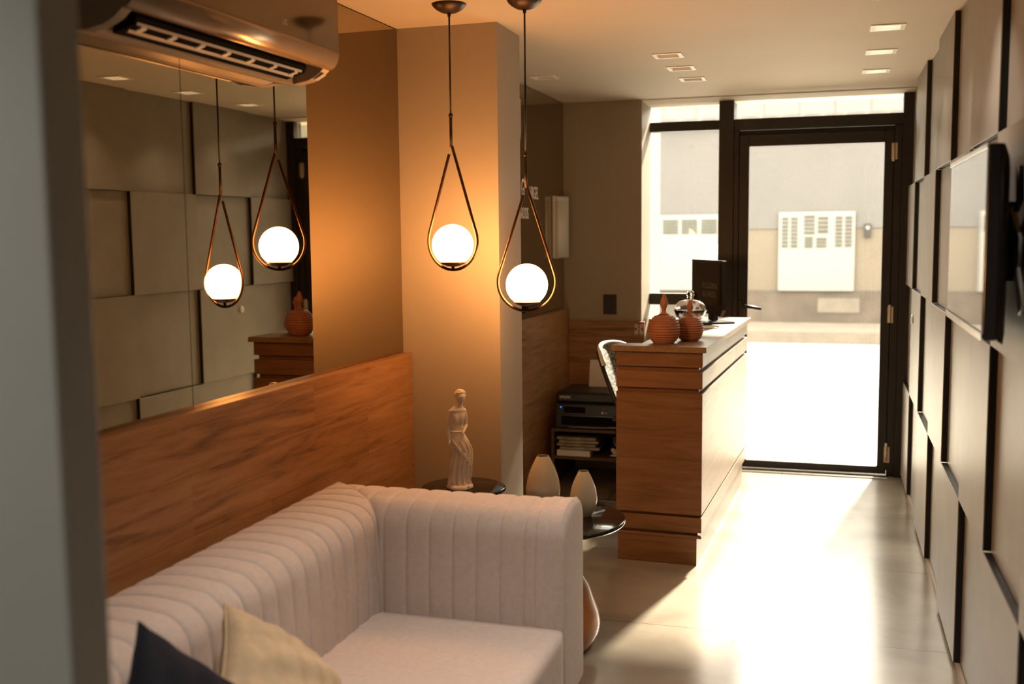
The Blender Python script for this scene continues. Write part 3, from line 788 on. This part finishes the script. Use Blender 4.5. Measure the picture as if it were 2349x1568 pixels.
# ------------------------------------------------------------------ air conditioner
def aircon():
    y0, y1 = 2.16, 3.19
    t = thing('air_conditioner', 'wall-mounted air conditioner with a smoked mirror front above the sofa', 'air conditioner', (XL, 2.68, 2.05)); o = t.location
    XX = XL+.0005
    body = [(XX, 2.052), (-1.70, 2.046), (-1.672, 2.044), (-1.665, 2.075), (-1.60, 2.115), (-1.567, 2.098), (-1.545, 2.112), (-1.545, 2.335), (-1.56, 2.345), (XX, 2.345)]
    MB(o).prism(body, 'y', y0+.035, y1-.045).build('body', 'acbody', t)
    end = [(XX, 2.050), (-1.67, 2.0435), (-1.62, 2.052), (-1.585, 2.068), (-1.556, 2.092), (-1.541, 2.118), (-1.5415, 2.336), (-1.558, 2.347), (XX, 2.347)]
    MB(o).prism(end, 'y', y0, y0+.034).build('side_cover', 'acside', t)
    MB(o).prism(end, 'y', y1-.044, y1).build('side_cover', 'acbody', t)
    # mirror front with rolled lower lip
    fr = []
    for i in range(13):
        a = PI/2*i/12*.95; fr.append((-1.570+.040*math.cos(-a)-.0, 2.135-.042*math.sin(a)))
    outer = [(-1.528, 2.34), (-1.526, 2.142)]
    inner = [(-1.531, 2.142), (-1.534, 2.34)]
    q = MB(o); q.prism(outer+inner, 'y', y0+.002, y1-.002)
    q.build('front_panel', 'acfront', t)
    lipo = [(-1.564+.038*math.cos(PI/2*i/12), 2.141-.055*math.sin(PI/2*i/12)) for i in range(13)]
    lipi = [(-1.564+.034*math.cos(PI/2*i/12), 2.141-.051*math.sin(PI/2*i/12)) for i in range(12, -1, -1)]
    MB(o).prism(lipo+lipi, 'y', y0+.002, y1-.002, True).build('front_lip', 'aclip', t)
    # cavity, louvre frame with white struts
    q = MB(o); q.prism([(-1.664, 2.050), (-1.656, 2.078), (-1.600, 2.106), (-1.592, 2.086), (-1.60, 2.066)], 'y', y0+.09, y1-.10); q.build('outlet_cavity', 'outlet', t)
    q = MB(o)
    q.prism([(-1.604, 2.066), (-1.600, 2.066), (-1.597, 2.073), (-1.601, 2.074)], 'y', y0+.10, y1-.12)
    q.prism([(-1.632, 2.052), (-1.626, 2.050), (-1.622, 2.058), (-1.628, 2.060)], 'y', y0+.10, y1-.13)
    lv = q.build('louvre', 'acbody', t)
    for k in range(7):
        yy = y0+.12+k*.125
        MB(o).prism([(-1.630, 2.053), (-1.602, 2.061), (-1.598, 2.072), (-1.628, 2.062)], 'y', yy, yy+.020).build('louvre_strut', 'white', lv)
    q = MB(o); q.prism([(-1.60, 2.054), (-1.57, 2.070), (-1.571, 2.0715), (-1.601, 2.0555)], 'y', y1-.035, y1-.012); q.build('display', 'white', t)
    text_mesh('maker_mark', 'LG', .022, 'white', t, basis((0, 1, 0), (0, 0, 1), Vector((-1.5262, 2.845, 2.175))-o), .0006)
    # the round grey badge left of the letters
    MB(o).lathe([(0, 0), (.009, 0), (.009, .0008), (0, .0008)], seg=24).build('maker_badge', 'white', t)
    bpy.context.view_layer.update()
    bd = [k for k in C.objects if k.name.startswith('maker_badge')][-1]
    bd.rotation_euler = (0, PI/2, 0); bd.location = Vector((-1.5264, 2.815, 2.177))-o
    SKEW(t)
aircon()

# ------------------------------------------------------------------ reception counter
def counter():
    # local frame: origin at the near right corner on the floor, +y away, -x to the left
    t = thing('reception_counter', 'tall wooden reception counter with grooved panels beside the glass door', 'counter', (-.557, 4.836, 0), math.radians(-2.3))
    L_ = 1.74; w = .405
    # near end panel (thick) and long front panel, with grooves cut between the boards
    def boards(x0, x1, y0, y1, gx, nm):
        zs = [(.134, .142, 0), (.142, .222, 0), (.237, .811, 0), (.834, .911, 0), (.934, 1.004, 0)]
    end = MB(); 
    for z0, z1 in ((.130, .143), (.158, .228), (.242, .811), (.834, .911), (.934, 1.0035)): end.box(-w, 0, 0, .018, z0, z1, .0008, 1)
    end.box(-w+.002, -.020, .0185, .095, .13, 1.0035)
    end.build('end_panel', 'desk', t)
    fr = MB()
    for z0, z1 in ((.158, .228), (.242, .811), (.834, .911), (.934, 1.0035)): fr.box(-.018, 0, .0185, L_, z0, z1, .0008, 1)
    fr.box(-.034, -.0185, .0955, L_, .13, 1.0035)
    fr.build('front_panel', 'desk_daylit', t)
    e2 = MB(); e2.box(-w, -.0345, L_-.03, L_, .13, 1.0035); e2.build('far_end_panel', 'desk', t)
    b = MB(); b.box(-w+.006, -.022, .004, .022, 0, .1295); b.build('plinth', 'desk', t)
    b = MB(); b.box(-.04, -.022, .0225, L_-.01, 0, .1295); b.build('plinth', 'desk_daylit', t)
    top = MB(); top.prism([(-w-.02, -.02), (.019, -.02), (.019, L_+.01), (-w+.10, L_+.01), (-w+.10, .10), (-w-.02, .10)], 'z', 1.004, 1.030)
    top.build('counter_top', 'desk_daylit', t)
    b = MB(); b.box(-w+.01, -.0345, .096, L_-.031, .715, .74); b.build('work_surface', 'desk', t)
    return t
CT = counter()

def ribbed_pot(label, x, y, R, hb, ht):
    t = thing('ribbed_pot', label, 'pot', (x, y, 1.0303), 0, 'terracotta ribbed pots on the counter')
    pr = [(0, 0), (R*.60, 0), (R*.68, .003)]
    nr = 13; n = nr*8
    for i in range(n+1):
        f = i/n; a = -1.02+f*(1.02+1.30)
        r = R*math.cos(a)**.85 if math.cos(a) > 0 else 0
        zz = hb*(math.sin(a)+math.sin(1.02))/(math.sin(1.02)+math.sin(1.30))
        rib = R*.065*abs(math.sin(PI*f*nr))
        pr.append((r+rib*(1 if f < .93 else 0), max(.003, zz)))
    pr += [(R*.20, hb), (R*.10, hb+.002), (0, hb+.002)]
    MB().lathe(pr, seg=56).build('jar', 'terracotta', t)
    s = R*.155; hh = ht-hb
    st = [(0, hb+.0022), (s*2.2, hb+.0022), (s*1.2, hb+.06*hh), (s*.80, hb+.16*hh), (s*.95, hb+.28*hh), (s*1.45, hb+.42*hh), (s*1.72, hb+.52*hh), (s*1.6, hb+.62*hh), (s*1.1, hb+.80*hh), (s*.65, hb+.94*hh), (s*.4, hb+.99*hh), (0, ht)]
    MB().lathe(st, seg=32).build('stopper', 'terracotta', t)
ribbed_pot('larger ribbed terracotta pot with pointed stopper at the near edge of the counter', -.757, 4.975, .0735, .136, .233)
ribbed_pot('smaller ribbed terracotta pot with pointed stopper in front of the crystal bowl', -.652, 5.115, .0625, .120, .196)

def crystal():
    t = thing('crystal_bowl', 'cut-crystal lidded bowl on the counter behind the smaller pot', 'bowl', (-.715, 5.62, 1.0303))
    fl = lambda a, z: 1+.05*abs(math.sin(6*a+40*z))
    MB().lathe([(0, 0), (.045, 0), (.044, .006), (.018, .014), (.014, .03), (.022, .040), (.05, .055), (.070, .078), (.080, .105), (.086, .112), (.080, .113), (.066, .082), (.045, .062), (.015, .052), (0, .052)], seg=64, fn=fl).build('bowl', 'crystal', t)
    MB().lathe([(.0775, .114), (.078, .122), (.074, .140), (.060, .156), (.035, .165), (.018, .168), (.015, .172), (.018, .176), (.016, .180), (.014, .184), (.019, .190), (.0195, .205), (.012, .214), (0, .215), (0, .160), (.034, .158), (.058, .150), (.070, .137), (.073, .121)], seg=64, fn=fl).build('lid', 'crystal', t)
    sw = MB()
    for k in range(26):
        a = random.random()*2*PI; r = .045*math.sqrt(random.random()); sw.ball((r*math.cos(a), r*math.sin(a), .070+random.random()*.028), .009, 10, 6, (1, 1, .8))
    s = sw.build('sweets', 'pink', t); s['kind'] = 'stuff'
crystal()

def monitor():
    A = Vector((-.582, 5.98, 0)); B = Vector((-.800, 6.36, 0))      # near right and far left ends
    d = (B-A).normalized(); mid = (A+B)/2; Wd = .438
    rz = math.atan2(-d.y, -d.x)
    t = thing('computer_monitor', 'black computer monitor with a dark screen on the counter', 'monitor', (mid.x, mid.y, 1.0303), rz)
    # local +x runs from far left to near right, screen faces local -y
    b = MB(); b.prism([(-Wd/2, .065), (-Wd/2+.012, .055), (Wd/2-.03, .05), (Wd/2, .085), (Wd/2, .358), (Wd/2-.006, .362), (-Wd/2, .362)], 'y', 0, .022); b.build('casing', 'blacksat', t)
    b = MB(); b.box(-Wd/2+.016, Wd/2-.018, -.0015, -.0002, .105, .345); sc = b.build('screen', 'screen', t)
    text_mesh('screen_text', 'FILGUEIRA\n&GURGEL', .048, 'scrtext', sc, basis((1, 0, 0), (0, 0, 1), (.045, -.0022, .19)), .0003, .95)
    b = MB(); b.box(-.03, .035, .0225, .06, .012, .20, .004, 1); b.build('stand', 'blacksat', t)
    b = MB(); b.box(-.10, .13, -.09, .12, 0, .010, .003, 1); b.build('base', 'blacksat', t)
monitor()
pp = MB().box(-.10, .10, -.07, .07, 0, .004).build('paper_sheets', 'paper'); pp.location = (-.70, 5.84, 1.0303); pp.rotation_euler = (0, 0, .2)
tag(pp, 'white sheets of paper lying on the counter behind the pots', 'paper')

# ------------------------------------------------------------------ office chair
def chair():
    t = thing('office_chair', 'office chair with a white-framed perforated backrest behind the counter', 'chair', (-.945, 5.56, 0), math.radians(-20))
    # local: faces +x; backrest at -x
    b = MB(); rows = []
    for i in range(17):
        f = i/16; z = .54+.415*f; xc = -.05-.20*f**1.1
        w = .20*(1-.25*f**3)
        rows.append([(xc+.05*(s/8)**2 + .008, w*s/8, z-.03*abs(s/8)**3*f) for s in range(-8, 9)])
    V = b.grid(rows)
    o1 = b.build('backrest_mesh', 'meshf', t)
    m = o1.modifiers.new('thick', 'SOLIDIFY'); m.thickness = .006
    rim = [r[0] for r in rows]+rows[-1][1:-1]+[r[-1] for r in rows[::-1]]
    MB().tube(rim[len(rows)-4:len(rows)+18], .013, 10).build('backrest_rim', 'frame_white', t)
    b = MB(); b.tube([(p[0]-.010, p[1], p[2]) for p in [r[0] for r in rows]], .012, 10); b.build('backrest_frame', 'black', t)
    b = MB(); b.tube([(p[0]-.010, p[1], p[2]) for p in [r[-1] for r in rows]], .012, 10); b.tube([(-.07, -.2, .58), (-.10, 0, .56), (-.07, .2, .58)], .014, 10); b.tube([(-.10, 0, .57), (-.08, 0, .45), (.05, 0, .425)], .018, 10); b.build('backrest_frame', 'black', t)
    b = MB(); b.box(-.08, .29, -.22, .22, .43, .49, .025, 3); b.build('seat', 'black', t)
    b = MB(); b.cyl((.11, 0, .10), (.11, 0, .43), .022); b.build('column', 'black', t)
    for k in range(5):
        a = 2*PI*k/5; q = MB(); q.tube([(.11, 0, .10), (.11+.165*math.cos(a), .24*math.sin(a), .062)], [.022, .014], 10); g = q.build('base_arm', 'black', t)
        MB().cyl((.11+.165*math.cos(a)-.015*math.sin(a), .24*math.sin(a)+.015*math.cos(a), .027), (.11+.165*math.cos(a)+.015*math.sin(a), .24*math.sin(a)-.015*math.cos(a), .027), .0268, 18).build('castor', 'black', g)
chair()

# ------------------------------------------------------------------ printer cabinet, printer, paper and folders
def cabinet():
    x0, x1, y0, y1 = -1.635, -1.12, 6.20, 6.772
    t = thing('shelf_cabinet', 'low dark open shelf unit in the alcove corner under the printer', 'cabinet', (-1.4, 6.5, 0)); o = t.location
    MB(o).box(x0, x0+.018, y0, y1, 0, .3445).build('side_panel', 'darkwood', t); MB(o).box(x1-.018, x1, y0, y1, 0, .3445).build('side_panel', 'darkwood', t)
    MB(o).box(x0, x1, y0-.005, y1, .345, .362).build('top', 'darkwood', t); MB(o).box(x0+.0185, x1-.0185, y0, y1-.02, .173, .190).build('shelf', 'darkwood', t)
    MB(o).box(x0+.0185, x1-.0185, y1-.019, y1-.005, 0, .3445).build('back_panel', 'darkwood', t)
cabinet()
def printer():
    t = thing('printer', 'black multifunction printer on the low cabinet in the alcove corner', 'printer', (-1.40, 6.40, .3622)); o = (0, 0, 0)
    x0, x1 = -.215, .215
    MB(o).box(x0, x1, -.18, .22, 0, .155, .008, 2).build('body', 'blacksat', t)
    MB(o).box(x0+.005, x1-.005, -.165, .21, .1555, .222, .014, 2).build('scanner_lid', 'black', t)
    cp = MB(o).box(x0+.02, x1-.02, -.190, -.1805, .085, .150, .003, 1).build('control_panel', 'black', t)
    MB(o).box(-.155, -.02, -.1925, -.1905, .098, .138).build('display', 'outlet', cp)
    fr = MB(o)
    for a in ((-.158, -.017, .138, .140), (-.158, -.017, .096, .098), (-.158, -.156, .098, .138), (-.019, -.017, .098, .138)): fr.box(a[0], a[1], -.1935, -.1906, a[2], a[3])
    fr.build('display_frame', 'bronze', cp)
    MB(o).ball((-.175, -.191, .132), .0045, 10, 8).build('power_light', 'blue', cp)
    MB(o).ball((.09, -.191, .128), .006, 10, 8, (1, .5, 1)).build('button', 'red', cp)
    MB(o).ball((.085, -.191, .104), .007, 10, 8, (1, .5, 1)).build('button', 'white', cp)
    MB(o).ball((.105, -.191, .104), .007, 10, 8, (1, .5, 1)).build('button', 'cable', cp)
    MB(o).box(x0+.04, x1-.04, -.1825, -.1802, .02, .075).build('output_slot', 'outlet', t)
    MB(o).box(x0+.09, x1-.10, -.20, -.183, .008, .016, .002, 1).build('paper_tray', 'acside', t)
    text_mesh('maker_mark', 'EPSON', .022, 'letter', t, basis((1, 0, 0), (0, 0, 1), (-.155, -.1665, .19)), .0006)
    pa = thing('loose_paper', 'white sheet of paper standing in the feeder on top of the printer', 'paper', (-1.365, 6.50, .5845))
    q = MB(); q.prism([(0, 0), (.045, .165), (.047, .165), (.002, 0)], 'x', -.10, .105); q.build('sheet', 'paper', pa)
printer()
def shelf_stuff():
    z = .1905
    ob = MB().box(-.105, .105, -.14, .14, 0, .036, .001, 1).build('paper_ream', 'paper'); ob.location = (-1.498, 6.35, z); tag(ob, 'white ream of paper at the bottom of the cabinet shelf', 'paper')
    zz = z+.0363
    cols = ['bottom', 'middle', 'upper', 'topmost']
    for i in range(4):
        q = MB(); h = .020
        n = 10; rows = []
        for sgn, zf in ((1, 0), (1, 1)):
            pass
        q.box(-.125, .125, -.14, .14, 0, h, .006, 2)
        ob = q.build('plastic_folder', 'plastic_clear'); ob.location = (-1.475+(.006, -.004, .003, -.006)[i], 6.36, zz); ob.rotation_euler = (0, 0, (.05, -.04, .03, -.02)[i])
        tag(ob, '%s clear plastic document sleeve in the stack on the cabinet shelf' % cols[i], 'folder', 'plastic sleeves in the cabinet'); zz += h+.0004
    q = MB(); q.ball((0, 0, .022), .022, 12, 8, (1.2, 1, .95)); q.ball((.025, .01, .018), .016, 12, 8); q.ball((-.02, .0, .036), .014, 12, 8)
    q.tube([(-.03, -.02, .006), (0, -.03, .006), (.03, -.022, .006)], .006, 8)
    ob = q.build('crumpled_tissue', 'paper'); ob.location = (-1.245, 6.28, z+.0012); tag(ob, 'small crumpled white tissue at the right end of the cabinet shelf', 'tissue')
shelf_stuff()
# cable on the floor near the cabinet
ob = MB().tube([(-1.30, 5.9, .006), (-1.1, 5.86, .006), (-1.0, 5.9, .006), (-.98, 6.1, .006)], .005, 8).build('power_cable', 'cable'); tag(ob, 'grey cable lying on the floor under the counter side', 'cable')

# ------------------------------------------------------------------ wall fittings
def fittings():
    t = thing('wall_lettering', 'raised white capital letters on the dark alcove mirror', 'sign', (-1.70, 5.9, 1.8)); o = t.location
    def word(tx, yr, z, sz, sx):
        ob = text_mesh('lettering_line', tx, sz, 'letter', t, Matrix.Identity(4), .001, sx)
        w = max(v.co.x for v in ob.data.vertices)
        ob.data.transform(basis((0, 1, 0), (0, 0, 1), Vector((-1.6996, yr-w, z))-o))
    word('URGEL', 6.175, 1.79, .105, .60); word('G', 5.87, 1.81, .145, .60); word('ADVOGADOS', 5.955, 1.668, .092, .62)
    em = thing('wall_emblem', 'thin white shield-shaped outline on the alcove mirror, mostly hidden by the column', 'sign', (-1.70, 5.6, 2.2))
    pts = [(-1.696, 5.60+.19, 2.30), (-1.696, 5.60+.19, 2.12), (-1.696, 5.60+.15, 2.02), (-1.696, 5.6, 1.93), (-1.696, 5.6-.15, 2.02), (-1.696, 5.6-.19, 2.12), (-1.696, 5.6-.19, 2.30)]
    MB(em.location).tube(pts, .004, 8, closed=True).build('outline', 'letter', em)
    t = thing('wall_dispenser', 'white upright wall dispenser with rounded cover near the alcove corner', 'dispenser', (-1.70, 6.62, 1.40)); o = t.location
    MB(o).box(-1.7005, -1.680, 6.50, 6.76, 1.395, 1.79, .006, 2).build('back_plate', 'white', t)
    pr = [(-1.6795, 6.505)]+[(-1.6795+.05*math.sin(PI*i/14)**.6, 6.505+.25*i/14) for i in range(1, 14)]+[(-1.6795, 6.755)]
    MB(o).prism(pr, 'z', 1.400, 1.757, True).build('cover', 'white', t)
    MB(o).prism([(p[0], p[1]) for p in pr], 'z', 1.7575, 1.787, True).build('cap', 'white', t)
    t = thing('switch_plate', 'black rectangular switch plate on the taupe wall above the low panelling', 'switch', (-1.39, YB, 1.08)); o = t.location
    MB(o).box(-1.435, -1.347, YB-.009, YB-.0002, 1.022, 1.152, .003, 1).build('plate', 'black', t); MB(o).box(-1.412, -1.370, YB-.013, YB-.0092, 1.05, 1.125, .002, 1).build('rocker', 'blacksat', t)
    t = thing('wall_socket', 'small white butterfly-shaped socket fitting on the low panelling beside the counter', 'socket', (-1.19, 6.774, .93)); o = t.location
    b = MB(o); c = Vector((-1.192, 0, .930))
    for sx in (-1, 1):
        b.tube([(c.x+sx*.018, 6.770, c.z+.024), (c.x+sx*.006, 6.770, c.z), (c.x+sx*.018, 6.770, c.z-.024)], [.0035]*3, 8)
        for sz in (-1, 1): b.cyl((c.x+sx*.017, 6.7745, c.z+sz*.022), (c.x+sx*.017, 6.764, c.z+sz*.022), .0115, 16)
    b.build('plate', 'white', t)
    b = MB(o)
    for sx in (-1, 1):
        for sz in (-1, 1): b.cyl((c.x+sx*.017, 6.764, c.z+sz*.022), (c.x+sx*.017, 6.763, c.z+sz*.022), .004, 10)
    b.build('hole', 'black', t)
    t = thing('door_button', 'round cream push button on the panelled right wall near the door', 'button', (XF, 6.25, 1.06)); o = t.location
    MB().lathe([(0, 0), (.026, 0), (.026, .006), (.020, .011), (0, .012)], seg=28).build('disc', 'white', t); ch = [k for k in C.objects if k.parent == t][0]; ch.rotation_euler = (0, -PI/2, 0)
    t.location.x = XF-.0003
fittings()

# ------------------------------------------------------------------ television
def tv():
    t = thing('television', 'flat television on a wall bracket on the panelled right wall, seen almost edge-on', 'television', (.36, 3.06, 1.52)); o = t.location
    ya, yb, z0, z1 = 2.665, 3.466, 1.292, 1.748; xf = .340
    MB(o).box(xf, xf+.030, ya, yb, z0, z1, .004, 2).build('bezel', 'blacksat', t)
    # bulging rear shell
    rows = []
    for s, dx in ((1, .0305), (.985, .036), (.96, .046), (.86, .055), (.80, .0585)):
        cy, cz = (ya+yb)/2, (z0+z1)/2; hy, hz = (yb-ya)/2*s, (z1-z0)/2*s
        rows.append([(xf+dx, cy+a*hy, cz+b*hz-(0 if dx < .04 else .02)) for a, b in ((-1, -1), (1, -1), (1, 1), (-1, 1))])
    q = MB(o); V = q.grid(rows, closed=True); q.f(V[0][::-1]); q.f(V[-1]); q.build('rear_shell', 'black', t)
    MB(o).box(xf-.0012, xf-.0002, ya+.014, yb-.014, z0+.022, z1-.014).build('screen', 'tvscreen', t)
    q = MB(o); q.box(xf-.0035, xf-.0013, ya-.0005, yb+.0005, z0-.0015, z0+.0165, .0005, 1); q.build('trim_strip', 'chrome', t); q = MB(o); q.box(xf-.0035, xf-.0013, ya-.0005, yb+.0005, z1-.012, z1+.0015, .001, 1); q.build('trim_strip', 'chrome', t)
    w = thing('tv_bracket', 'black wall bracket with dangling cables behind the television', 'bracket', (.44, 2.85, 1.5)); o = w.location
    q = MB(o); q.box(.399, .4385, 2.93, 3.12, 1.42, 1.62); q.build('plate', 'black', w)
    q = MB(o); q.tube([(.425, 2.79, 1.70), (.425, 2.77, 1.62), (.425, 2.93, 1.55)], .009, 10); q.build('arm', 'black', w)
    q = MB(o); q.tube([(.420, 2.80, 1.57), (.42, 2.70, 1.53), (.425, 2.74, 1.48), (.428, 2.79, 1.42), (.430, 2.74, 1.35), (.425, 2.66, 1.38), (.42, 2.72, 1.46)], .0045, 8); q.build('cable', 'cable', w)
    q = MB(o); q.tube([(.422, 2.83, 1.60), (.422, 2.775, 1.555)], [.008, .006], 8); q.build('plug', 'yellow', w)
MT['tvscreen'] = mat('television_glass', (.010, .009, .009), .035, var=.05, spec=.8, coat=1)
tv()
